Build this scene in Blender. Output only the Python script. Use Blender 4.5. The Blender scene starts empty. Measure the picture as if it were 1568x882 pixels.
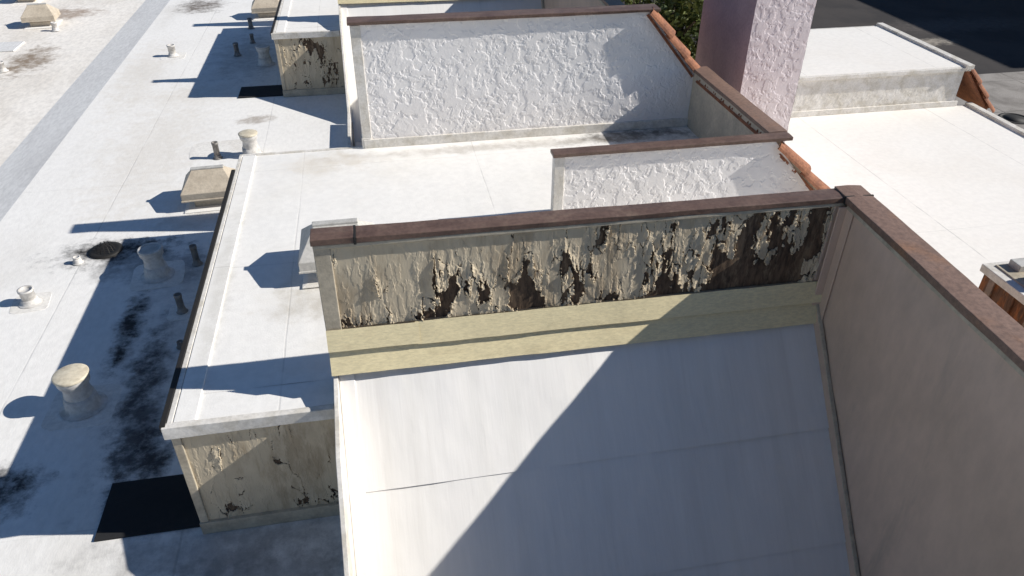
import bpy, math, random
import numpy as np
from mathutils import Vector, Matrix
random.seed(7)
S = bpy.context.scene
col = S.collection

# ------------------------------------------------------------------ noise
RT = np.random.RandomState(11).rand(16, 256, 256)
def vnoise(x, y, seed=0):
    t = RT[seed % 16]
    xi = np.floor(x).astype(int); yi = np.floor(y).astype(int)
    fx = x - xi; fy = y - yi
    fx = fx*fx*fx*(fx*(fx*6-15)+10); fy = fy*fy*fy*(fy*(fy*6-15)+10)
    a = t[xi % 256, yi % 256]; b = t[(xi+1) % 256, yi % 256]
    c = t[xi % 256, (yi+1) % 256]; d = t[(xi+1) % 256, (yi+1) % 256]
    return (a*(1-fx)+b*fx)*(1-fy)+(c*(1-fx)+d*fx)*fy
def fbm(x, y, octv=4, seed=0, gain=.5):
    s = 0; a = 1; n = 0
    for i in range(octv):
        s = s + a*vnoise(x*2**i+17.3*i, y*2**i+9.1*i, seed+i); n += a; a *= gain
    return s/n
def sstep(a, b, x):
    t = np.clip((x-a)/(b-a), 0, 1); return t*t*(3-2*t)
def voro(x, y, seed):
    """jittered cells: returns (random id, distance to border, local dx, local dy)"""
    xi = np.floor(x).astype(int); yi = np.floor(y).astype(int)
    d1 = np.full(x.shape, 9.); d2 = np.full(x.shape, 9.); rid = np.zeros(x.shape); lx = np.zeros(x.shape); ly = np.zeros(x.shape)
    A = RT[seed % 16]; B = RT[(seed+5) % 16]; C = RT[(seed+9) % 16]
    for i in (-1, 0, 1):
        for j in (-1, 0, 1):
            ci = (xi+i) % 256; cj = (yi+j) % 256
            px = xi+i+A[ci, cj]; py = yi+j+B[ci, cj]
            d = np.hypot(x-px, y-py)
            near = d < d1
            d2 = np.where(near, d1, np.minimum(d2, d)); d1 = np.where(near, d, d1)
            rid = np.where(near, C[ci, cj], rid); lx = np.where(near, x-px, lx); ly = np.where(near, y-py, ly)
    return rid, d2-d1, lx, ly

# ------------------------------------------------------------------ materials
class NT:
    def __init__(s, name):
        s.m = bpy.data.materials.new(name); s.m.use_nodes = True
        s.t = s.m.node_tree; s.t.nodes.clear()
        s.out = s.t.nodes.new('ShaderNodeOutputMaterial')
        s.b = s.t.nodes.new('ShaderNodeBsdfPrincipled')
        s.t.links.new(s.b.outputs[0], s.out.inputs[0])
        s.tc = s.t.nodes.new('ShaderNodeTexCoord').outputs['Object']
    def put(s, inp, v):
        if isinstance(v, bpy.types.NodeSocket): s.t.links.new(v, inp)
        else: inp.default_value = v
    def mapping(s, scale, loc=(0, 0, 0)):
        n = s.t.nodes.new('ShaderNodeMapping'); s.put(n.inputs['Vector'], s.tc)
        n.inputs['Scale'].default_value = scale; n.inputs['Location'].default_value = loc
        return n.outputs[0]
    def noise(s, scale, detail=5, rough=.55, vec=None, dist=0):
        n = s.t.nodes.new('ShaderNodeTexNoise'); s.put(n.inputs['Vector'], vec or s.tc)
        n.inputs['Scale'].default_value = scale; n.inputs['Detail'].default_value = detail
        n.inputs['Roughness'].default_value = rough; n.inputs['Distortion'].default_value = dist
        return n.outputs['Fac']
    def math(s, op, a, b=0.0, c=None):
        n = s.t.nodes.new('ShaderNodeMath'); n.operation = op
        s.put(n.inputs[0], a); s.put(n.inputs[1], b)
        if c is not None: s.put(n.inputs[2], c)
        return n.outputs[0]
    def rng(s, v, a, b, c=0., d=1.):
        n = s.t.nodes.new('ShaderNodeMapRange'); n.interpolation_type = 'SMOOTHSTEP'
        s.put(n.inputs[0], v)
        for i, k in enumerate((a, b, c, d)): n.inputs[i+1].default_value = k
        return n.outputs[0]
    def mix(s, f, a, b, mode='MIX'):
        n = s.t.nodes.new('ShaderNodeMix'); n.data_type = 'RGBA'; n.blend_type = mode
        s.put(n.inputs[0], f)
        for i, v in ((6, a), (7, b)):
            s.put(n.inputs[i], v if isinstance(v, bpy.types.NodeSocket) else (*v[:3], 1))
        return n.outputs[2]
    def xyz(s):
        n = s.t.nodes.new('ShaderNodeSeparateXYZ'); s.put(n.inputs[0], s.tc); return n.outputs
    def bump(s, h, strength=.3, dist=.01):
        n = s.t.nodes.new('ShaderNodeBump'); n.inputs['Strength'].default_value = strength
        n.inputs['Distance'].default_value = dist; s.put(n.inputs['Height'], h)
        s.t.links.new(n.outputs[0], s.b.inputs['Normal'])
    def attr(s, name):
        n = s.t.nodes.new('ShaderNodeAttribute'); n.attribute_name = name; return n.outputs['Fac']

def mk(name, base, dark=None, rough=.8, lo=.35, hi=.75, scale=1.5, fine=25, finevar=.08,
       stretch=(1, 1, 1), bump=.25, bdist=.006, bscale=60, seams=(), stains_and_shade=(), metallic=0, amt=1.0, streak=None):
    m = NT(name)
    dark = dark or tuple(c*.75 for c in base)
    v = m.mapping(stretch)
    c = m.mix(m.math('MULTIPLY', m.rng(m.noise(scale, 6, .6, v, .4), lo, hi), amt), base, dark)
    f = m.noise(fine, 5, .65, v)
    g = m.rng(f, .25, .75, 1-finevar*2, 1+finevar)
    n = m.t.nodes.new('ShaderNodeCombineXYZ')
    for i in range(3): m.put(n.inputs[i], g)
    c = m.mix(1.0, c, n.outputs[0], 'MULTIPLY')
    if streak:
        sc, colr, k = streak
        c = m.mix(m.math('MULTIPLY', m.rng(m.noise(1.0, 6, .7, m.mapping(sc, (3, 7, 1))), .52, .72), k), c, colr)
    X = m.xyz()
    hgt = m.noise(bscale, 4, .6, v)
    wob = m.math('MULTIPLY', m.math('SUBTRACT', m.noise(1.3, 3), .5), .03)
    for ax, per, off, w, k in seams:
        q = m.math('FRACT', m.math('DIVIDE', m.math('ADD', m.math('ADD', X[ax], wob), -off+per*100), per))
        d = m.math('MULTIPLY', m.math('ABSOLUTE', m.math('SUBTRACT', q, .5)), per)
        line = m.rng(d, w*.4, w, 1, 0)
        line = m.math('MULTIPLY', line, m.rng(m.noise(2.2, 4), .35, .6, .25, 1))
        c = m.mix(m.math('MULTIPLY', line, k), c, tuple(x*.25 for x in base))
        hgt = m.math('SUBTRACT', hgt, m.math('MULTIPLY', line, .8))
    if stains_and_shade:
        nx = m.math('MULTIPLY', m.math('SUBTRACT', m.noise(3.5, 8, .72), .5), 3.0)
        ny = m.math('MULTIPLY', m.math('SUBTRACT', m.noise(4.1, 8, .72, m.mapping((1, 1, 1), (5, 3, 0))), .5), 3.0)
        pat = m.rng(m.noise(6, 6, .7, m.mapping((1, 1, 1), (1, 8, 2))), .3, .6, .45, 1)
        for (x, y, rx, ry, k, sc) in stains_and_shade:
            dx = m.math('ADD', m.math('DIVIDE', m.math('SUBTRACT', X[0], x), rx), nx)
            dy = m.math('ADD', m.math('DIVIDE', m.math('SUBTRACT', X[1], y), ry), ny)
            d = m.math('SQRT', m.math('ADD', m.math('MULTIPLY', dx, dx), m.math('MULTIPLY', dy, dy)))
            c = m.mix(m.math('MULTIPLY', m.math('MULTIPLY', m.rng(d, .3, 1.35, 1, 0), k), pat), c, sc)
    m.put(m.b.inputs['Base Color'], c)
    m.b.inputs['Roughness'].default_value = rough
    m.b.inputs['Metallic'].default_value = metallic
    if bump: m.bump(hgt, bump, bdist)
    return m.m

BK = (.022, .020, .020); BR = (.22, .15, .09)
mem_low = mk('membrane_low', (.93, .905, .865), (.80, .77, .72), lo=.45, hi=.8, scale=.9, fine=18, finevar=.04, stretch=(1, .45, 1),
             seams=[(0, 1.93, -.9, .012, .25), (1, 6.4, 1.2, .010, .15)], bump=.3,
             stains_and_shade=[(-3.45, 8.86, .75, .32, 1, BK), (-3.2, 8.6, .5, .5, .5, BK), (-2.55, 6.0, .20, 1.1, 1, BK), (-2.35, 5.2, .26, .6, 1, BK),
                     (-2.90, 7.2, .14, .8, 1, BK), (-4.25, 21.4, .6, .7, .9, (.1, .07, .05)), (-7.2, 17.6, .35, 1.0, .75, BR),
                     (-2.1, 13.1, .3, .18, .6, BR), (-2.6, 16.9, .7, 1.6, .5, (.3, .28, .25)), (-3.55, 4.95, .4, .3, 1, BK),
                     (-2.6, 8.3, .5, .4, .6, (.10, .10, .11)), (-1.6, 4.0, .9, .35, .5, (.12, .11, .1)), (-1.2, 3.7, .9, .3, .5, (.12, .11, .1)),
                     (-2.5, 6.3, .35, 1.9, .35, (.18, .18, .19)),
                     (-2.6, 9.5, .6, .3, .4, (.40, .34, .26)), (-6.9, 12, .8, 3, .3, (.5, .44, .36)), (-4.3, 5.0, .4, .2, .35, (.4, .35, .28)),
                     (-3.6, 12, .8, 2.5, .3, (.62, .54, .43)), (-4.6, 16, .5, 2.5, .3, (.62, .54, .43)), (-3.3, 14.6, 1.2, .5, .3, (.62, .54, .43))])
mem_patch = mk('membrane_patch', (.90, .87, .82), (.80, .76, .70), scale=2, fine=20, bump=.2)
mem_grey = mk('membrane_dirty_shaded', (.82, .81, .79), (.70, .685, .67), scale=.9, stretch=(1, .3, 1), fine=20)  # dirt tint, plus shade of the tilted strip put into the grey
mem_beige = mk('membrane_beige', (.94, .89, .82), (.80, .74, .66), scale=.8, stretch=(1, .5, 1), fine=14, lo=.4, hi=.75,
               stains_and_shade=[(-7.2, 17.6, .45, 1.0, .9, BR), (-7.6, 21.5, .8, .6, .8, (.3, .2, .13)), (-8.6, 24, 1.0, .8, .6, (.3, .2, .13)), (-7.4, 13, .5, 1.5, .35, (.4, .33, .25))])
mem_mid = mk('membrane_mid', (.94, .91, .86), (.88, .84, .77), scale=.8, lo=.45, hi=.8, fine=14, finevar=.03,
             seams=[(1, 2.1, 1.05, .01, .2), (0, 2.05, .1, .01, .2)], bump=.25,
             stains_and_shade=[(-.6, 5.6, .5, .3, .5, (.4, .34, .24)), (-1.55, 6.0, .1, 1.4, .3, (.4, .37, .3)), (3.2, 8.65, .9, .22, .9, (.1, .09, .08)), (1.5, 8.6, 2.0, .12, .5, (.35, .3, .24)),  # dark spot at the tall wall's right foot is shade put into colour
                     (-.6, 8.5, .5, .3, .4, (.6, .5, .36))])
mem_right = mk('membrane_right', (.93, .89, .83), (.88, .83, .76), scale=.6, lo=.4, hi=.8, fine=12, finevar=.03,
               seams=[(0, 2.5, 6.1, .014, .3), (1, 9, 3, .01, .15)], bump=.2)
slope_m = mk('membrane_slope', (.94, .91, .87), (.88, .85, .80), scale=1.1, stretch=(4, .3, .3), lo=.4, hi=.8, fine=7, finevar=.015,
             rough=.7, bump=.12, bscale=12, bdist=.008, streak=((9, .35, .35), (.72, .68, .64), .3))
trim_w = mk('trim_white', (.84, .80, .74), (.62, .57, .48), scale=5, fine=30, rough=.6)
trim_b = mk('trim_beige', (.62, .54, .41), (.42, .36, .27), scale=5, fine=30, rough=.7)
flash_y = mk('flashing_yellowed', (.95, .82, .51), (.84, .70, .42), scale=4, fine=40, rough=.6, stretch=(.6, 1, 2), lo=.5, hi=.85, streak=((2, 2, 6), (.60, .49, .30), .3))
brown = mk('cap_brown_metal', (.185, .118, .090), (.125, .076, .058), scale=4, fine=35, rough=.45, finevar=.14, lo=.35, hi=.7, streak=((5, 5, 5), (.26, .185, .135), .5))
rust = mk('cap_weathered_metal', (.26, .165, .122), (.32, .17, .095), scale=3, fine=30, rough=.5, finevar=.15, lo=.52, hi=.78, streak=((4, 2, 5), (.18, .12, .09), .6))
taupe = mk('wall_taupe', (.72, .54, .42), (.60, .455, .35), scale=1.2, fine=8, finevar=.04, rough=.85, bump=.35, bscale=25, bdist=.008, stretch=(1, 1, .5), streak=((1, 3, .5), (.44, .35, .28), .55))
beige_w = mk('wall_beige', (.60, .52, .41), (.45, .39, .31), scale=2.5, fine=30, bump=.4, bscale=35)
black = mk('matte_black', (.014, .014, .016), (.025, .025, .025), rough=.9, bump=.3, bscale=90)
blackm = mk('black_edge', (.02, .018, .016), rough=.7)
galv = mk('galvanised', (.62, .60, .56), (.45, .43, .39), scale=8, rough=.5, fine=40)
hood_m = mk('hood_beige_metal', (.64, .55, .43), (.50, .42, .32), scale=6, rough=.6, fine=30)
hood_g = mk('hood_grey_metal', (.66, .63, .58), (.52, .50, .45), scale=6, rough=.6, fine=30)
cream = mk('cream_cap', (.80, .72, .56), (.58, .50, .37), scale=9, rough=.6)
pipe_m = mk('pipe_painted', (.76, .73, .69), (.50, .47, .43), scale=9, rough=.6)
pvc = mk('pipe_dark', (.30, .28, .26), (.15, .13, .12), scale=12, rough=.6)
clay = mk('terracotta', (.42, .175, .09), (.24, .10, .06), scale=7, rough=.85, fine=40, finevar=.18)
asph = mk('asphalt', (.055, .047, .044), (.034, .030, .030), scale=.5, fine=60, finevar=.2, rough=.95, lo=.4, hi=.65,
          stains_and_shade=[(21.3, 26, 1.1, .45, 1, (.34, .30, .25)), (17, 24.5, 1.8, .8, .5, (.10, .09, .08)), (24, 28, 3, 1, .5, (.14, .12, .11))])
asph_lit = mk('asphalt_lit_paint', (.36, .33, .30), (.20, .18, .16), scale=1.2, fine=30, finevar=.12, rough=.9, seams=[(0, 2.5, 0, .03, .7), (1, 2.5, 0, .03, .7)])  # sunlight on asphalt, painted as a paler tone
pinkst = mk('stucco_pink_shaded', (.50, .37, .41), (.40, .30, .34), scale=2, fine=25, bump=.6, bscale=18, bdist=.015)  # pink paint with the chimney left side's shade put into the colour
rustbox = mk('rusted_panel', (.16, .075, .04), (.32, .11, .035), scale=6, fine=20, finevar=.25, stretch=(1, 3, .6), lo=.45, hi=.6)

def stucco_mat(name, a, b):
    m = NT(name)
    c = m.mix(m.rng(m.noise(1.6, 5), .35, .7), a, b)
    c = m.mix(m.math('MULTIPLY', m.rng(m.noise(1, 5, .6, m.mapping((2.5, 2.5, .6))), .55, .75), .35), c, tuple(x*.86 for x in b))
    m.put(m.b.inputs['Base Color'], c); m.b.inputs['Roughness'].default_value = .9
    m.bump(m.noise(110, 4), .35, .003)
    return m.m
stucco = stucco_mat('white_stucco', (.95, .91, .88), (.90, .86, .83))
stucco_p = stucco_mat('pale_pink_stucco', (.88, .79, .80), (.82, .73, .74))

def peel_mat():
    m = NT('peeling_paint')
    a = m.attr('mask'); tone = m.attr('tone')
    n1 = m.noise(2.2, 6, .6); v = m.mapping((1, 1, .25))
    paint = m.mix(m.rng(n1, .35, .7), (.66, .555, .395), (.55, .455, .32))
    paint = m.mix(m.math('MULTIPLY', tone, .40), paint, (.76, .66, .50))
    paint = m.mix(m.math('MULTIPLY', m.rng(m.noise(3.5, 6, .7, m.mapping((1, 1, .3), (4, 2, 8))), .48, .64), .65), paint, (.38, .285, .18))
    wood = m.mix(m.rng(m.noise(28, 6, .7, v), .35, .65), (.055, .035, .023), (.17, .112, .07))
    wood = m.mix(m.math('MULTIPLY', m.rng(m.noise(6, 6, .75, m.mapping((1.5, 1, .35), (3, 1, 2))), .50, .62), .6), wood, (.32, .23, .145))
    c = m.mix(m.rng(a, .4, .6), paint, wood)
    m.put(m.b.inputs['Base Color'], c); m.b.inputs['Roughness'].default_value = .9
    m.bump(m.noise(70, 5, .65, v), .4, .004)
    return m.m
peelm = peel_mat()

# ------------------------------------------------------------------ mesh helpers
def group(name):
    e = bpy.data.objects.new(name, None); e.empty_display_size = .3; col.objects.link(e); return e
def obj(name, verts, faces, mat, parent=None, bevel=0, smooth=False):
    me = bpy.data.meshes.new(name); me.from_pydata([tuple(v) for v in verts], [], faces); me.update()
    if mat: me.materials.append(mat)
    if smooth:
        me.polygons.foreach_set('use_smooth', [True]*len(me.polygons))
    o = bpy.data.objects.new(name, me); col.objects.link(o)
    if parent: o.parent = parent
    if bevel:
        b = o.modifiers.new('bevel', 'BEVEL'); b.width = bevel; b.segments = 2; b.limit_method = 'ANGLE'
    return o
BF = [(0, 3, 2, 1), (4, 5, 6, 7), (0, 1, 5, 4), (1, 2, 6, 5), (2, 3, 7, 6), (3, 0, 4, 7)]
def box(name, x0, x1, y0, y1, z0, z1, mat, parent=None, bevel=.006):
    v = [(x0, y0, z0), (x1, y0, z0), (x1, y1, z0), (x0, y1, z0), (x0, y0, z1), (x1, y0, z1), (x1, y1, z1), (x0, y1, z1)]
    return obj(name, v, BF, mat, parent, bevel)
def wavybar(name, x0, x1, y0, y1, z0, z1, mat, parent, axis=0, amp=.006, seed=3):
    """a long sheet-metal coping: box section swept along an axis with slight dents"""
    L = (x1-x0) if axis == 0 else (y1-y0); n = max(2, int(L/.06)); V = []; F = []
    if axis == 0: sec = [(y0, z0), (y1, z0), (y1, z1), ((y0+y1)/2, z1+.004), (y0, z1)]
    else: sec = [(x1, z0), (x0, z0), (x0, z1), ((x0+x1)/2, z1+.004), (x1, z1)]
    m = len(sec)
    for i in range(n+1):
        t = i/n*L
        for j, (a, z) in enumerate(sec):
            da = (float(fbm(np.array(t*2.5+j*7), np.array(j*3.1), 3, seed))-.5)*amp*2
            dz = (float(fbm(np.array(t*2.0+j*5), np.array(j*1.7+9), 3, seed+1))-.5)*amp*1.6
            V.append((x0+t, a+da, z+dz) if axis == 0 else (a+da, y0+t, z+dz))
    for i in range(n):
        for j in range(m):
            k = (j+1) % m; F.append((i*m+j, i*m+k, (i+1)*m+k, (i+1)*m+j))
    F.append(tuple(range(m-1, -1, -1))); F.append(tuple(n*m+j for j in range(m)))
    return obj(name, V, F, mat, parent, .005)
def prism_x(name, poly, x0, x1, mat, parent=None, bevel=0):   # poly in (y,z)
    n = len(poly)
    v = [(x0, y, z) for y, z in poly]+[(x1, y, z) for y, z in poly]
    f = [tuple(range(n)), tuple(range(2*n-1, n-1, -1))]+[(i, i+n, (i+1) % n+n, (i+1) % n) for i in range(n)]
    return obj(name, v, f, mat, parent, bevel)
def prism_y(name, poly, y0, y1, mat, parent=None, bevel=0):   # poly in (x,z)
    n = len(poly)
    v = [(x, y0, z) for x, z in poly]+[(x, y1, z) for x, z in poly]
    f = [tuple(range(n-1, -1, -1)), tuple(range(n, 2*n))]+[(i, (i+1) % n, (i+1) % n+n, i+n) for i in range(n)]
    return obj(name, v, f, mat, parent, bevel)
def relief(name, o, U, V, N, LU, LV, step, fun, mat, parent=None, vtop=None):
    nu = max(2, int(LU/step)); nv = max(2, int(LV/step))
    u = np.linspace(0, LU, nu+1); w = np.linspace(0, 1, nv+1)
    UU, WW = np.meshgrid(u, w, indexing='ij')
    VV = WW*(vtop(UU) if vtop else LV)
    r = fun(UU, VV); h, mask = r[0], r[1]
    o = np.array(o); U = np.array(U); V = np.array(V); N = np.array(N)
    P = o+UU[..., None]*U+VV[..., None]*V+h[..., None]*N
    idx = np.arange((nu+1)*(nv+1)).reshape(nu+1, nv+1)
    F = np.stack([idx[:-1, :-1], idx[1:, :-1], idx[1:, 1:], idx[:-1, 1:]], -1).reshape(-1, 4)
    me = bpy.data.meshes.new(name); me.from_pydata(P.reshape(-1, 3).tolist(), [], F.tolist()); me.update()
    at = me.attributes.new('mask', 'FLOAT', 'POINT'); at.data.foreach_set('value', mask.astype(np.float32).ravel())
    if len(r) > 2:
        at = me.attributes.new('tone', 'FLOAT', 'POINT'); at.data.foreach_set('value', r[2].astype(np.float32).ravel())
    me.materials.append(mat)
    ob = bpy.data.objects.new(name, me); col.objects.link(ob)
    if parent: ob.parent = parent
    return ob
def lathe(name, prof, c, mat, parent=None, seg=32, squash=1):
    v = []; f = []
    for r, z in prof:
        for i in range(seg):
            a = 2*math.pi*i/seg; v.append((c[0]+r*math.cos(a), c[1]+r*math.sin(a)*squash, c[2]+z))
    for j in range(len(prof)-1):
        for i in range(seg):
            k = (i+1) % seg; f.append((j*seg+i, j*seg+k, (j+1)*seg+k, (j+1)*seg+i))
    f.append(tuple((len(prof)-1)*seg+i for i in range(seg)))
    o = obj(name, v, f, mat, parent, 0, True)
    return o

# relief functions
def stucco_fun(seed, amp=.009, sc=1.0):
    def f(u, v):
        x = u*sc; y = v*sc
        wx = (fbm(x*9, y*9, 3, seed+3)-.5)*.8; wy = (fbm(x*9+7, y*9+4, 3, seed+5)-.5)*.8
        n = fbm(x*8+wx, y*7.5+wy, 5, seed, .6)
        m2 = fbm(x*15+wy, y*14+wx+8, 4, seed+6, .6)
        p = sstep(.49, .56, n)
        q = sstep(.53, .61, m2)
        big = fbm(x*1.5, y*1.5, 3, seed+9)
        g = fbm(x*45, y*45, 2, seed+8)
        return amp*((.5+.5*big)*.6*p+.35*q*(1-.6*p)+.12*g+.3*n), p*.5
    return f
def peel_fun(seed, patches, biasf, amp=1.0):
    def f(u, v):
        jx = (fbm(u*40, v*40, 3, seed+11)-.5)*.02; jy = (fbm(u*40+5, v*40+3, 3, seed+12)-.5)*.05
        U = u+jx; V = v+jy
        n = fbm(U*7, V*3.0, 5, seed, .58)
        f0 = n*.8+.1
        f0 = f0+biasf(u, v)
        for (pu, pv, ru, rv, k) in patches:
            f0 = f0+k*np.exp(-(((U-pu)/ru)**2+((V-pv)/rv)**2))
        r1, e1, lx1, ly1 = voro(U*13, V*4.0, seed)
        r2, e2, lx2, ly2 = voro(U*34, V*11, seed+3)
        f0 = f0+(r1-.5)*.19+(r2-.5)*.09
        thr = .62
        mask = sstep(thr-.004, thr+.004, f0)
        loose = np.exp(-np.clip(thr-f0, 0, 1)/.10)*(1-mask)
        crack = ((e1 < .05)*(loose > .24))*1.0
        mask = np.maximum(mask, crack*.85)
        tilt = (lx1*1.0)*np.sign(r1-.5)*.016+np.abs(lx1)**2*.02
        tilt2 = lx2*np.sign(r2-.5)*.006
        flat = fbm(u*3, v*2, 3, seed+1)*.006
        fine = fbm(U*30, V*7, 4, seed+2)
        h = (1-mask)*(.006+flat+loose*amp*(.010+np.clip(tilt, -.01, .022)+tilt2)+.006*sstep(.5, .62, fine)*(.30+loose)*amp)+mask*(.003*fine)
        return h, mask, np.clip(r1*.6+loose*.5, 0, 1)
    return f

# clay tiles: convex covers running down a slope in the x-z plane
def tiles(name, x0, z0, x1, z1, y0, y1, parent=None, sp=.24, r=.10, mat=None):
    L = math.hypot(x1-x0, z1-z0); d = Vector(((x1-x0)/L, 0, (z1-z0)/L)); nrm = Vector((-d.z, 0, d.x))
    if nrm.z < 0: nrm = -nrm
    verts = []; faces = []
    n = max(2, round(L/.36)); tl = L/n
    y = y0
    while y <= y1+.001:
        for k in range(n):
            st = Vector((x0, y+random.uniform(-.008, .008), z0))+d*(k*tl-.02)
            ln = tl+.07
            jr = random.uniform(-.006, .006)
            base = len(verts); seg = 10
            for e in (0, 1):
                rr = r*(.82+.2*e); lift = .0+(.028*e) + jr
                for inner in (0, 1):
                    q = rr-.014*inner
                    for i in range(seg+1):
                        a = math.pi*i/seg
                        verts.append(st+d*(ln*e)+Vector((0, 1, 0))*(math.cos(a)*q)+nrm*(math.sin(a)*q*.9+lift))
            m = seg+1
            o0, i0, o1, i1 = base, base+m, base+2*m, base+3*m
            for i in range(seg):
                faces.append((o0+i, o1+i, o1+i+1, o0+i+1)); faces.append((i0+i, i0+i+1, i1+i+1, i1+i))
                faces.append((o0+i, o0+i+1, i0+i+1, i0+i)); faces.append((o1+i, i1+i, i1+i+1, o1+i+1))
            for i in (0, seg): faces.append((o0+i, i0+i, i1+i, o1+i))
        y += sp
    b = len(verts); th = .03
    A = Vector((x0, y0-.02, z0))-nrm*.005; B = Vector((x1, y0-.02, z1))-nrm*.005
    for off in (0, -th):
        verts += [A+nrm*off, B+nrm*off, B+nrm*off+Vector((0, y1-y0+.04, 0)), A+nrm*off+Vector((0, y1-y0+.04, 0))]
    faces += [tuple(b+i for i in q) for q in BF]
    return obj(name, verts, faces, mat or clay, parent, 0, False)

# ------------------------------------------------------------------ ground and base building
g = box('ground', -400, 400, -400, 400, -3.8, -3.5, asph, bevel=0)
box('sunlit_asphalt', 17.2, 30, 13.5, 22.0, -3.498, -3.40, asph_lit)  # pale slab stands in for a sunlit stretch of asphalt
lathe('manhole_cover', [(.45, 0), (.45, .012), (.38, .012), (.38, .004), (.3, .004), (.3, .012)], (18.7, 18.2, -3.398), blackm)
nb = group('unseen_shade_building')  # out-of-view building, added to shade the street
box('walls', 36.5, 50, 20.5, 60, -3.5, 6, beige_w, nb)
box('coping', 36.3, 50.2, 20.3, 60.2, 6.0, 6.2, brown, nb)
for i in range(9):
    y = 22.5+i*4
    for z in (-2.4, 1.6):
        box('window', 36.46, 36.49, y, y+1.6, z, z+1.5, black, nb, 0)
        box('sill', 36.38, 36.5, y-.08, y+1.68, z-.1, z-.01, trim_w, nb)

low = group('low_flat_roof')
box('walls', -16, -.46, -14, 44, -3.495, -.2, beige_w, low, 0)
NY = 60
def strip(name, a, b, mat):
    v = []; f = []
    for j in range(NY+1):
        y = -14+58*j/NY
        v += [(a[0], y, a[1]), (b[0], y, b[1])]
    for j in range(NY): f.append((2*j+1, 2*j, 2*j+2, 2*j+3))
    return obj(name, v, f, mat, low)
strip('roof_membrane', (-.46, 0), (-5.15, 0), mem_low)
strip('cricket_slope', (-5.15, 0), (-5.9, -.10), mem_grey)
strip('valley', (-5.9, -.10), (-6.25, -.10), mem_beige)
strip('outer_roof', (-6.25, -.10), (-16, 0.02), mem_beige)
def patch(x, y, w, d, rot, z=.0):
    c, s = math.cos(rot), math.sin(rot); P = []
    for i in range(20):
        a = 2*math.pi*i/20
        ex = math.copysign(abs(math.cos(a))**.35, math.cos(a))*w/2*(1+random.uniform(-.03, .03)); ey = math.copysign(abs(math.sin(a))**.35, math.sin(a))*d/2*(1+random.uniform(-.03, .03))
        P.append((x+ex*c-ey*s, y+ex*s+ey*c))
    v = [(a, b, z) for a, b in P]+[(a, b, z+.004) for a, b in P]; n = 20
    f = [tuple(range(n, 2*n))]+[(i, (i+1) % n, (i+1) % n+n, i+n) for i in range(n)]
    return obj('patch', v, f, mem_patch, low)
for (x, y, w, d, r) in [(-2.55, 11.9, .9, .7, .05), (-4.18, 17.1, .5, .5, .1), (-4.11, 7.85, .4, .38, .1), (-3.05, 5.93, .62, .6, .0),
                        (-2.8, 8.2, .6, .6, .1), (-2.38, 7.36, .3, .3, .0)]:
    patch(x, y, w, d, r)
mid_base = group('townhouse_block')
box('core', -.455, 3.595, -14, 44, -3.49, -.62, beige_w, mid_base, 0)

rr = group('flat_roof')
box('walls', 3.6, 10.75, -14, 11.6, -3.49, -.03, beige_w, rr, 0)
box('membrane', 3.6, 10.72, -14, 11.6, -.028, 0, mem_right, rr, 0)
box('edge_metal', 10.70, 10.82, -14, 11.6, -.12, .05, trim_w, rr)
bb = group('rooftop_box')
box('walls', 6.6, 10.45, 11.603, 14.25, -3.48, .66, trim_b, bb)
relief('front_stucco', (6.6, 11.6, 0.08), (1, 0, 0), (0, 0, 1), (0, -1, 0), 3.85, .56, .02, stucco_fun(5, .006), trim_w, bb)
box('base_flashing', 6.58, 10.5, 11.56, 11.6, 0.002, .10, trim_w, bb)
box('roof_edge', 6.55, 10.52, 11.53, 14.3, .662, .73, trim_w, bb)
box('roof_membrane', 6.62, 10.40, 11.6, 14.22, .70, .737, mem_right, bb)
box('edge_curb', 10.40, 10.54, 11.50, 14.32, .70, .78, trim_w, bb)
tiles('side_tiles', 10.50, .70, 11.25, -.15, 11.62, 14.2, bb)

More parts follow.
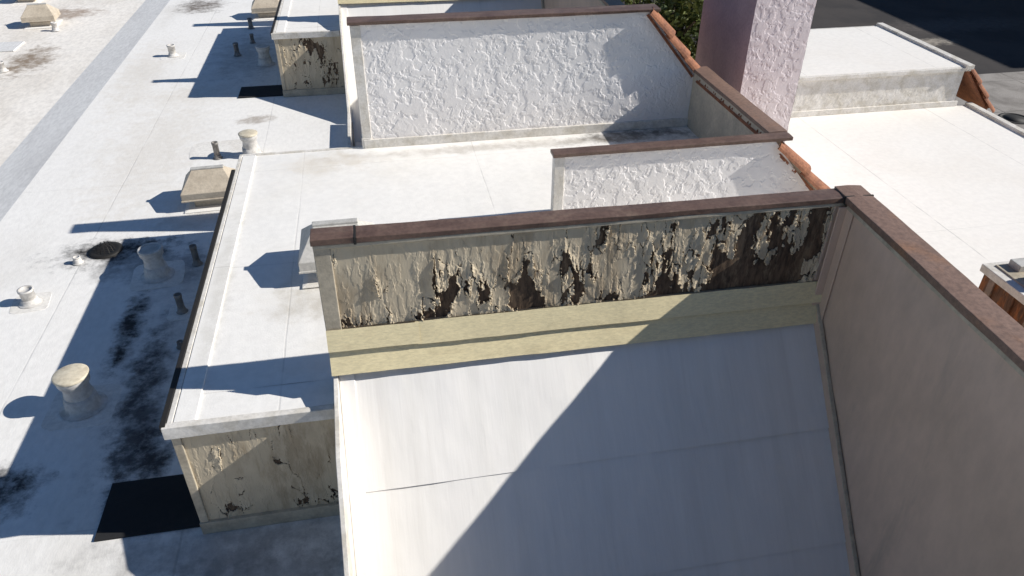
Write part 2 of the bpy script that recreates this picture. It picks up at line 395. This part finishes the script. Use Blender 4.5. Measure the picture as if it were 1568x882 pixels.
# ------------------------------------------------------------------ repeating units
XL = -.5; XR = 3.37
def slope_z(y): return 1.36+1.07*(y-4.4)
def unit(k):
    dy = 9.95*k; hi = (k == 0)
    # ---- sloped roof
    sr = group('sloped_roof')
    prism_x('core', [(2.55+dy, -.62), (4.39+dy, slope_z(4.39)-.02), (4.39+dy, -.62)], XL+.01, XR-.005, trim_b, sr)
    ys = [4.40, 3.82, 3.22, 2.60]
    for i in range(3):
        ya, yb = ys[i], ys[i+1]-.04
        za, zb = slope_z(ya), slope_z(yb)
        n = Vector((0, -1.07, 1)).normalized()
        d = Vector((0, yb-ya, zb-za)); Ls = d.length; d.normalize()
        o = Vector((XL, ya+dy, za))+n*.012
        relief('sheet', o, (1, 0, 0), tuple(d), tuple(n), XR-XL, Ls, .03 if hi else .1,
               lambda u, v, s=i, L=Ls: ((fbm(u*1.6, v*1.2, 3, 3+s)-.5)*.022+(fbm(u*6, v*3, 3, 8+s)-.5)*.005+.010*v/L, np.zeros_like(u)), slope_m, sr)
    # low raking side parapet closing the left end of the slope
    fin = [(2.2+dy, -.6), (2.2+dy, .02), (2.33+dy, .10), (3.68+dy, 1.18), (4.40+dy, 1.372), (4.40+dy, -.6)]
    prism_x('raking_side_wall', fin, XL-.012, XL+.022, trim_w, sr, .004)
    rk = [(2.5+dy, slope_z(2.5)+.012), (4.40+dy, slope_z(4.40)+.012), (4.40+dy, slope_z(4.40)+.030), (2.5+dy, slope_z(2.5)+.030)]
    prism_x('rake_lap', rk, XL+.024, XL+.14, slope_m, sr, .008)
    box('pit_floor', XL+.05, XR-.01, -.92+dy, 2.7+dy, -.619, -.60, mem_mid, sr, 0)
    box('side_curb', XL-.01, XL+.04, -.9+dy, 2.18+dy, -.61, .10, trim_w, sr)
    # ---- peeling parapet
    pp = group('peeling_parapet_wall')
    box('core', XL, XR+.1, 4.43+dy, 4.52+dy, -.6, 2.39, beige_w, pp)
    def bias(u, v):
        t = u/3.87
        return -.105+.155*sstep(.2, .9, t)-.05*sstep(.22, .0, t)-.10*sstep(.40, .60, v)*(1-sstep(.5, .8, t))+.10*sstep(.16, .0, v)
    pat = [(.78, .22, .05, .16, .24), (1.02, .16, .07, .12, .2), (1.22, .14, .12, .16, .22), (1.35, .2, .07, .2, .18),
           (1.62, .42, .035, .3, .30), (1.65, .1, .12, .08, .18), (2.0, .3, .04, .12, .18), (2.3, .22, .07, .2, .18), (2.42, .5, .04, .2, .24), (2.5, .12, .10, .14, .2),
           (2.75, .5, .06, .2, .24), (2.85, .22, .11, .25, .24), (3.05, .38, .09, .3, .26), (3.3, .15, .18, .15, .24), (3.45, .35, .22, .3, .28),
           (3.2, .55, .06, .12, .2), (.55, .05, .1, .08, .12), (.35, .1, .05, .08, .10)]
    relief('peeling_paint', (XL+.10, 4.426+dy, 1.70), (1, 0, 0), (0, 0, 1), (0, -1, 0), 3.72, .69, .0045 if hi else .03,
           peel_fun(2, pat, bias), peelm, pp)
    box('end_board', XL-.012, XL+.10, 4.405+dy, 4.535+dy, 1.37, 2.385, trim_b, pp)
    box('corner_board', XR-.10, XR-.012, 4.405+dy, 4.43+dy, 1.70, 2.38, taupe, pp)
    # lapped flashing strips, each kicked out at its lower edge
    relief('flashing_lower', (XL-.01, 4.40+dy, 1.350), (1, 0, 0), (0, 0, 1), (0, -1, 0), XR-XL, .20, .02,
           lambda u, v: ((fbm(u*3, v*4, 3, 5)-.5)*.012+.080*(1-v/.2)+.012, np.zeros_like(u)), flash_y, pp)
    relief('flashing_upper', (XL+.62, 4.40+dy, 1.53), (1, 0, 0), (0, 0, 1), (0, -1, 0), XR-XL-.62, .175, .02,
           lambda u, v: ((fbm(u*3, v*4, 3, 6)-.5)*.010+.005+.048*(1-v/.175), np.zeros_like(u)), flash_y, pp)
    relief('flashing_upper_end', (XL-.012, 4.402+dy, 1.54), (1, 0, 0), (0, 0, 1), (0, -1, 0), .66, .16, .02,
           lambda u, v: ((fbm(u*3, v*4, 3, 7)-.5)*.008+.010+.048*(1-v/.16), np.zeros_like(u)), flash_y, pp)
    box('under_cap_strip', XL-.012, XR-.02, 4.392+dy, 4.43+dy, 2.372, 2.402, trim_b, pp)
    wavybar('cap_end_piece', XL-.022, XL+.262, 4.383+dy, 4.545+dy, 2.405, 2.452, brown, pp, 0, .004)
    wavybar('cap', XL+.275, XR+.0, 4.386+dy, 4.543+dy, 2.403, 2.446, brown, pp, 0, .006)
    box('cap_joint', XL+.258, XL+.277, 4.380+dy, 4.548+dy, 2.395, 2.453, blackm, pp, .003)
    piv = Vector((XR, 0, 2.4)); pp.matrix_world = Matrix.Translation(piv) @ Matrix.Rotation(math.radians(.45), 4, 'Y') @ Matrix.Translation(-piv)
    # ---- right side wall (its line is a few degrees off square)
    sw = group('side_parapet_wall')
    y0 = -.95+dy
    box('core', XR, XR+.12, y0, 4.52+dy, -3.48, 2.385, taupe, sw, 0)
    relief('inner_face', (XR-.002, y0, -.62), (0, 1, 0), (0, 0, 1), (-1, 0, 0), 5.33, 3.0, .03 if hi else .12,
           lambda u, v: ((fbm(u*1.4, v*1.2, 4, 4)-.5)*.03+.006, np.zeros_like(u)), taupe, sw)
    fl = [(2.5+dy, slope_z(2.5)+.01), (4.40+dy, slope_z(4.4)+.01), (4.40+dy, slope_z(4.4)+.17), (2.5+dy, slope_z(2.5)+.17)]
    prism_x('step_flashing', fl, XR-.045, XR-.02, taupe, sw, .003)
    fl = [(2.5+dy, slope_z(2.5)+.165), (4.40+dy, slope_z(4.4)+.165), (4.40+dy, slope_z(4.4)+.182), (2.5+dy, slope_z(2.5)+.182)]
    prism_x('flashing_bead', fl, XR-.052, XR-.02, trim_b, sw, .003)
    box('corner_flashing', XR-.09, XR-.018, 4.36+dy, 4.375+dy, 1.40, 2.38, taupe, sw)
    box('corner_flashing_side', XR-.03, XR-.018, 4.27+dy, 4.36+dy, 1.35, 2.38, taupe, sw)
    box('under_cap_strip', XR-.035, XR+.0, y0, 4.36+dy, 2.365, 2.40, trim_b, sw)
    wavybar('cap', XR-.05, XR+.16, y0, 4.55+dy, 2.405, 2.458, rust, sw, 1, .006)
    box('cap_joint', XR-.055, XR+.165, 4.37+dy, 4.385+dy, 2.395, 2.462, blackm, sw, .003)
    box('cap_joint', XR-.055, XR+.165, 1.9+dy, 1.92+dy, 2.395, 2.465, brown, sw, .003)
    tiles('outer_tiles', XR+.2, 2.30, XR+.85, 1.6, y0+.1, 4.4+dy, sw)
    prism_y('outer_wall', [(XR+.12, -.6), (XR+.75, -.6), (XR+.75, 1.60), (XR+.12, 2.27)], y0+.02, 4.44+dy, beige_w, sw)
    piv = Vector((XR, 4.4+dy, 0)); R = Matrix.Rotation(math.radians(-3), 4, 'Z')
    M = Matrix.Translation(piv) @ R @ Matrix.Translation(-piv)
    if k == 1:
        T = Matrix.Translation((0, .45, .12)); M = T @ M
        sr.matrix_world = T; pp.matrix_world = T @ pp.matrix_world
    sw.matrix_world = M
    # ---- mid flat roof
    mr = group('raised_flat_roof')
    box('core', -1.68, 4.10, 4.53+dy, 8.84+dy, -3.47 if k > 0 else -.6, 1.12, beige_w, mr, 0)
    box('front_core', -1.68, XL-.03, 4.24+dy, 4.53+dy, -.3, 1.12, beige_w, mr, 0)
    relief('membrane', (-1.66, 4.22+dy, 1.166), (1, 0, 0), (0, 1, 0), (0, 0, 1), 1.16, .31, .05,
           lambda u, v: ((fbm(u*1.2-1.66, v*1.2, 3, 4)-.5)*.004, np.zeros_like(u)), mem_mid, mr)
    relief('membrane', (-1.66, 4.53+dy, 1.166), (1, 0, 0), (0, 1, 0), (0, 0, 1), 5.78, 4.32, .05 if hi else .2,
           lambda u, v: ((fbm(u*1.2, v*1.2, 3, 5)-.5)*.014+(fbm(u*6, v*2, 3, 7)-.5)*.003, np.zeros_like(u)), mem_mid, mr)
    box('side_fascia', -1.70, -1.66, 4.22+dy, 8.87+dy, .98, 1.182, trim_w, mr)
    box('drip_edge', -1.742, -1.702, 4.20+dy, 8.45+dy, 1.13, 1.19, blackm, mr, .004)
    box('edge_lap', -1.655, -1.50, 4.24+dy, 8.84+dy, 1.168, 1.182, mem_mid, mr, .006)
    wavybar('front_fascia', -1.73, XL-.03, 4.185+dy, 4.24+dy, 1.07, 1.178, trim_w, mr, 0, .006)
    box('back_fascia', -1.70, -.22, 8.85+dy, 8.89+dy, 1.0, 1.182, trim_w, mr)
    def b2(u, v): return -.14+.05*sstep(.30, 0, v)
    p2 = [(.62, .55, .05, .06, .3), (.62, .72, .02, .15, .18), (.12, .18, .04, .2, .22), (.22, .1, .05, .05, .28), (.36, .07, .05, .03, .25), (.9, .35, .04, .05, .28), (.8, .08, .12, .05, .22),
          (.6, .08, .05, .04, .22), (1.0, .5, .02, .2, .18), (1.05, .12, .1, .07, .2)]
    if k == 1: p2 = [(.45, .9, .2, .15, .28), (.8, .7, .1, .2, .28), (.95, .4, .1, .25, .28), (.6, .8, .1, .1, .28), (.5, .12, .3, .06, .25)]
    relief('peeling_front', (-1.64, 4.232+dy, .13), (1, 0, 0), (0, 0, 1), (0, -1, 0), 1.13, .94, .005 if hi else .012,
           peel_fun(6 if hi else 9, p2, b2, .8), peelm, mr)
    box('corner_trim', -1.695, -1.63, 4.205+dy, 4.25+dy, .002, 1.07, trim_b, mr)
    box('base_trim', -1.70, XL-.03, 4.19+dy, 4.235+dy, .002, .13, trim_b, mr)
    box('west_siding', -1.69, -1.675, 4.25+dy, 8.84+dy, .002, .98, trim_b, mr, 0)
    # ---- tall stucco wall closing the terrace
    ww = group('white_stucco_wall')
    def ztop(x): return np.where(x < 3.34, 2.66, np.maximum(2.66-(x-3.34)*1.16, 1.50))
    prism_y('core', [(-.2, -.3), (4.1, -.3), (4.1, 1.76), (3.34, 2.655), (-.2, 2.655)], 8.86+dy, 9.00+dy, beige_w, ww)
    if k < 1:
        relief('stucco_face', (-.2+.10, 8.855+dy, 1.27), (1, 0, 0), (0, 0, 1), (0, -1, 0), 4.12, 1.4, .008 if hi else .05,
               stucco_fun(1, .0095), stucco, ww, vtop=lambda u: ztop(u-.1)-1.27)
    box('corner_flashing', -.215, -.10, 8.838+dy, 9.01+dy, 1.17, 2.655, trim_w, ww)
    box('left_foot', -.225, -.11, 8.83+dy, 9.02+dy, .002, 1.3, trim_w, ww)
    box('base_flashing', -.2, 4.05, 8.822+dy, 8.86+dy, 1.168, 1.28, trim_w, ww)
    wavybar('cap', -.24, 3.46, 8.80+dy, 9.05+dy, 2.664, 2.700, brown, ww, 0, .006, 5)
    tiles('rake_tiles', 3.33, 2.64, 4.02, 1.84, 8.86+dy, 8.95+dy, ww, sp=.3, r=.12)
    # ---- low stucco parapet and its return
    lp = group('low_stucco_parapet'); Y = 6.60
    prism_y('core', [(1.68, 1.0), (4.7, .6), (4.7, 1.20), (4.08, 1.905), (1.68, 1.905)], Y+.01+dy, Y+.08+dy, beige_w, lp)
    relief('stucco_face', (1.77, Y+.005+dy, 1.16), (1, 0, 0), (0, 0, 1), (0, -1, 0), 2.85, .74, .008 if hi else .05,
           stucco_fun(4, .0095), stucco, lp, vtop=lambda u: np.where(u+1.77 < 4.0, .745, np.maximum(.745-(u+1.77-4.0)*1.16, .02)))
    box('end_flashing', 1.665, 1.77, Y-.012+dy, Y+.085+dy, 1.17, 1.905, trim_w, lp)
    wavybar('front_cap', 1.645, 4.17, Y-.04+dy, Y+.105+dy, 1.912, 1.950, brown, lp, 0, .005, 7)
    box('return_wall', 4.02, 4.13, Y+.08+dy, 8.86+dy, -.5, 1.905, beige_w, lp)
    wavybar('return_cap', 3.975, 4.18, Y+.11+dy, 8.84+dy, 1.912, 1.955, rust, lp, 1, .005, 8)
    tiles('rake_tiles', 4.02, 1.83, 4.66, 1.22, Y+.02+dy, 8.7+dy, lp, sp=.24, r=.12)
    prism_y('outer_wall', [(4.13, -.5), (4.64, -.5), (4.64, 1.16), (4.13, 1.67)], Y+.082+dy, 8.86+dy, beige_w, lp)
for k in (-1, 0, 1): unit(k)

for dy in (0, 9.95):
    box('dark_sheet', -2.53, -1.71, 4.27+dy, 4.86+dy, .003, .02, black, None, .003)  # thin black sheet left of the raised roof's front corner
box('dark_sheet', -8.6, -7.75, 18.3, 19.0, -.075, -.05, mem_grey, None, .003)  # grey sheet painted in place of a cast shadow on the roof

# ------------------------------------------------------------------ chimney
ch = group('stucco_chimney')
box('core', 4.76, 5.56, 8.95, 10.5, -.5, 4.2, pinkst, ch, 0)
relief('front_face', (4.755, 8.945, -.4), (1, 0, 0), (0, 0, 1), (0, -1, 0), .81, 4.6, .009, stucco_fun(8, .009), stucco_p, ch)
relief('right_face', (5.565, 8.945, -.4), (0, 1, 0), (0, 0, 1), (1, 0, 0), 1.56, 4.6, .02, stucco_fun(9, .010), stucco_p, ch)
box('crown', 4.70, 5.62, 8.88, 10.56, 4.2, 4.32, brown, ch, .01)
box('flue', 4.95, 5.37, 9.3, 10.1, 4.32, 4.6, clay, ch, .01)

# ------------------------------------------------------------------ rusty curb box with vents on right roof
rb = group('rooftop_equipment_curb')
box('rusted_side', 4.87, 6.2, 2.6, 4.44, 0.002, 1.58, rustbox, rb)
box('trim', 4.84, 6.25, 2.55, 4.47, 1.58, 1.65, trim_w, rb)
box('top', 4.92, 6.2, 2.6, 4.42, 1.645, 1.662, trim_b, rb)
box('vent_base', 5.0, 5.28, 3.95, 4.2, 1.66, 1.70, galv, rb)
lathe('vent', [(.07, 0), (.07, .08), (.09, .08), (.09, .11), (.03, .13)], (5.12, 4.08, 1.70), pvc, rb, 20)
box('bracket', 5.02, 5.32, 4.28, 4.40, 1.66, 1.72, galv, rb)
for i in range(8):
    y = 2.75+i*.22
    box('rib', 4.85, 4.868, y, y+.06, .9, 1.58, rust if i % 2 else rustbox, rb, .003)

# ------------------------------------------------------------------ vents
def hood(x, y, z, s=1.0, rot=0.0, mat=None):
    e = group('roof_vent_hood'); mat = mat or hood_m
    def fr(w, d, zz): return [(-w, -d, zz), (w, -d, zz), (w, d, zz), (-w, d, zz)]
    c, sn = math.cos(rot), math.sin(rot)
    def T(v): return [(x+(a*c-b*sn)*s, y+(a*sn+b*c)*s, z+q*s) for a, b, q in v]
    def loft(name, rings, m):
        vs = []; fs = []
        for r in rings: vs += r
        for j in range(len(rings)-1):
            for i in range(4):
                k = (i+1) % 4; fs.append((4*j+i, 4*j+k, 4*j+4+k, 4*j+4+i))
        fs.append((3, 2, 1, 0)); t = 4*(len(rings)-1); fs.append((t, t+1, t+2, t+3))
        return obj(name, T(vs), fs, m, e, .006*s)
    loft('flange', [fr(.30, .30, .003), fr(.30, .30, .012), fr(.26, .26, .02)], mem_mid)
    loft('throat', [fr(.17, .17, .02), fr(.17, .17, .17)], pvc)
    loft('skirt', [fr(.19, .19, .012), fr(.19, .19, .10)], mat)
    loft('hood', [fr(.30, .27, .13), fr(.30, .27, .22), fr(.17, .025, .40), fr(.165, .02, .405)], mat)
    loft('ridge', [fr(.18, .032, .395), fr(.178, .03, .415)], galv)
    loft('lip', [fr(.308, .278, .125), fr(.308, .278, .145)], mat)
    return e
hood(-2.40, 10.12, 0, 1.22, .05)
hood(-2.42, 20.1, 0, 1.25, .05)
hood(-7.8, 20.5, -.08, 1.2, .1)
hood(-.48, 6.15, 1.172, 1.15, 0, hood_g)
hood(-8.9, 23.0, -.07, 1.1, .0)

def conevent(x, y, h, r, capm, z=0):
    e = group('plumbing_vent_pipe')
    lathe('flange', [(r*1.55, .009), (r*1.4, .014), (r*1.2, .02), (r*1.12, .06), (r*1.02, .16*h/.4)], (x, y, z), pipe_m, e)
    lathe('pipe', [(r*1.0, .1*h/.4), (r*.86, h*.62), (r*.92, h*.72), (r*1.05, h*.78), (r*1.12, h*.98), (r*1.08, h), (r*.86, h), (r*.84, h*.93)], (x, y, z), pipe_m, e)
    lathe('cap_rim', [(r*1.16, h*.955), (r*1.17, h*1.005), (r*1.1, h*1.02), (r*.7, h*1.03), (r*.2, h*1.06)] if capm else [(r*1.14, h*.93), (r*1.14, h*.97), (r*.95, h*.985)], (x, y, z), capm or galv, e)
def pipe(x, y, h, r, m, z=0):
    e = group('vent_pipe')
    lathe('boot', [(r*1.7, .009), (r*1.6, .014), (r*1.3, .02), (r*1.18, .05), (r*1.06, .07)], (x, y, z), pvc if m is pvc else pipe_m, e, 20)
    lathe('pipe', [(r, 0), (r, h*.86), (r*1.12, h*.86), (r*1.12, h), (r*.85, h), (r*.85, h*.9)], (x, y, z), m, e, 20)
conevent(-3.04, 5.93, .40, .135, cream)
conevent(-2.80, 8.20, .38, .125, None)
conevent(-2.02, 11.56, .38, .125, cream)
conevent(-2.19, 16.2, .38, .125, None)
pipe(-2.37, 8.37, .27, .038, pvc); pipe(-2.38, 7.36, .24, .038, pvc); pipe(-2.28, 6.7, .08, .03, pvc)
pipe(-4.11, 7.85, .19, .075, pipe_m); pipe(-2.54, 11.55, .27, .045, pvc)
pipe(-4.18, 17.1, .24, .075, pipe_m); pipe(-2.83, 16.9, .27, .05, pvc); pipe(-2.75, 19.0, .24, .05, pvc); pipe(-2.6, 17.8, .2, .04, pvc)
pipe(-7.5, 16.9, .2, .07, pipe_m, -.08); pipe(-7.35, 19.9, .2, .06, pipe_m, -.08)
pipe(-3.82, 8.66, .09, .04, pipe_m)
dr = group('roof_drain')
lathe('ring', [(.20, .003), (.20, .02), (.15, .025), (.12, .012)], (-3.56, 8.9, 0), blackm, dr)
for i in range(14):
    a = i*math.pi/7
    c, s_ = math.cos(a), math.sin(a)
    obj('strainer_bar', [(-3.56+.12*c-.006*s_, 8.9+.12*s_+.006*c, .02), (-3.56+.12*c+.006*s_, 8.9+.12*s_-.006*c, .02),
                         (-3.56+.10*c+.006*s_, 8.9+.10*s_-.006*c, .09), (-3.56+.10*c-.006*s_, 8.9+.10*s_+.006*c, .09),
                         (-3.56+.02*c+.004*s_, 8.9+.02*s_-.004*c, .12), (-3.56+.02*c-.004*s_, 8.9+.02*s_+.004*c, .12)],
        [(0, 1, 2, 3), (3, 2, 4, 5)], blackm, dr)

# ------------------------------------------------------------------ trees
def leaf_mat():
    m = NT('foliage'); c = m.mix(m.rng(m.noise(2.5, 4), .35, .65), (.055, .085, .018), (.14, .16, .03))
    m.put(m.b.inputs['Base Color'], c); m.b.inputs['Roughness'].default_value = .6
    return m.m
leafm = leaf_mat(); bark = mk('bark', (.10, .07, .05), rough=.9)
def tree(x, y, z0, ztop, R, n=9000):
    e = group('tree'); rs = np.random.RandomState(int(abs(x*10+y)))
    H = ztop-z0; cz = ztop-R*.9
    lathe('trunk', [(.2, 0), (.15, H*.3), (.11, H*.6), (.04, H*.85)], (x, y, z0), bark, e, 12)
    for i in range(8):
        a = i*.8; p0 = Vector((x, y, z0+H*(.4+.05*i))); p1 = Vector((x+math.cos(a)*R*.7, y+math.sin(a)*R*.7, cz+R*random.uniform(-.3, .6)))
        d = (p1-p0).normalized(); s1 = d.orthogonal().normalized(); s2 = d.cross(s1)
        v = [p0+(s1*math.cos(t)+s2*math.sin(t))*.06 for t in (0, 1.57, 3.14, 4.71)]+[p1+(s1*math.cos(t)+s2*math.sin(t))*.015 for t in (0, 1.57, 3.14, 4.71)]
        obj('limb', v, [(0, 1, 5, 4), (1, 2, 6, 5), (2, 3, 7, 6), (3, 0, 4, 7)], bark, e)
    cl = []
    for i in range(46):
        d = rs.normal(size=3); d /= np.linalg.norm(d); q = R*rs.uniform(.35, 1.0)
        cl.append((np.array([x, y, cz])+d*q*np.array([1, 1, .85]), R*rs.uniform(.18, .32)))
    V = []; F = []
    for i in range(n):
        c, r = cl[rs.randint(len(cl))]; d = rs.normal(size=3); d /= np.linalg.norm(d)
        p = c+d*r*rs.uniform(.5, 1)**.5; a = rs.normal(size=3); a /= np.linalg.norm(a); b = np.cross(a, d); b /= (np.linalg.norm(b)+1e-6)
        s = rs.uniform(.03, .06); k = len(V)
        V += [tuple(p-a*s*1.4), tuple(p+b*s*.6), tuple(p+a*s*1.4), tuple(p-b*s*.6)]; F.append((k, k+1, k+2, k+3))
    obj('crown', V, F, leafm, e)
tree(6.0, 14.6, -3.5, 2.1, 1.35)

# ------------------------------------------------------------------ light
sd = Vector((-1.45, .24, -1.0))
L = bpy.data.lights.new('sun', 'SUN'); L.energy = 5; L.angle = math.radians(.5); L.color = (1, .965, .90)
so = bpy.data.objects.new('sun', L); col.objects.link(so)
so.rotation_euler = sd.to_track_quat('-Z', 'Y').to_euler(); so.location = (20, -3, 15)
w = bpy.data.worlds.new('World'); S.world = w; w.use_nodes = True
nt = w.node_tree; bg = nt.nodes['Background']; sk = nt.nodes.new('ShaderNodeTexSky'); sk.sky_type = 'NISHITA'
sk.sun_disc = False; sk.sun_elevation = math.atan2(1, math.hypot(1.45, .24)); sk.sun_rotation = math.atan2(1.45, -.24)
sk.ozone_density = 6.0; sk.air_density = 1.0; sk.dust_density = .1
nt.links.new(sk.outputs[0], bg.inputs[0]); bg.inputs[1].default_value = .07

# ------------------------------------------------------------------ camera
cd = bpy.data.cameras.new('camera'); cd.sensor_width = 36; cd.lens = 36*1147/1568; cd.clip_end = 2000; cd.clip_start = .05
co = bpy.data.objects.new('camera', cd); col.objects.link(co)
Rc = Matrix.Rotation(math.radians(-10.7), 4, 'Z') @ Matrix.Rotation(math.radians(90-34.4), 4, 'X') @ Matrix.Rotation(math.radians(.3), 4, 'Z')
co.matrix_world = Matrix.Translation((0, 0, 5)) @ Rc
S.camera = co
S.view_settings.view_transform = 'Standard'; S.view_settings.look = 'None'; S.view_settings.exposure = 0
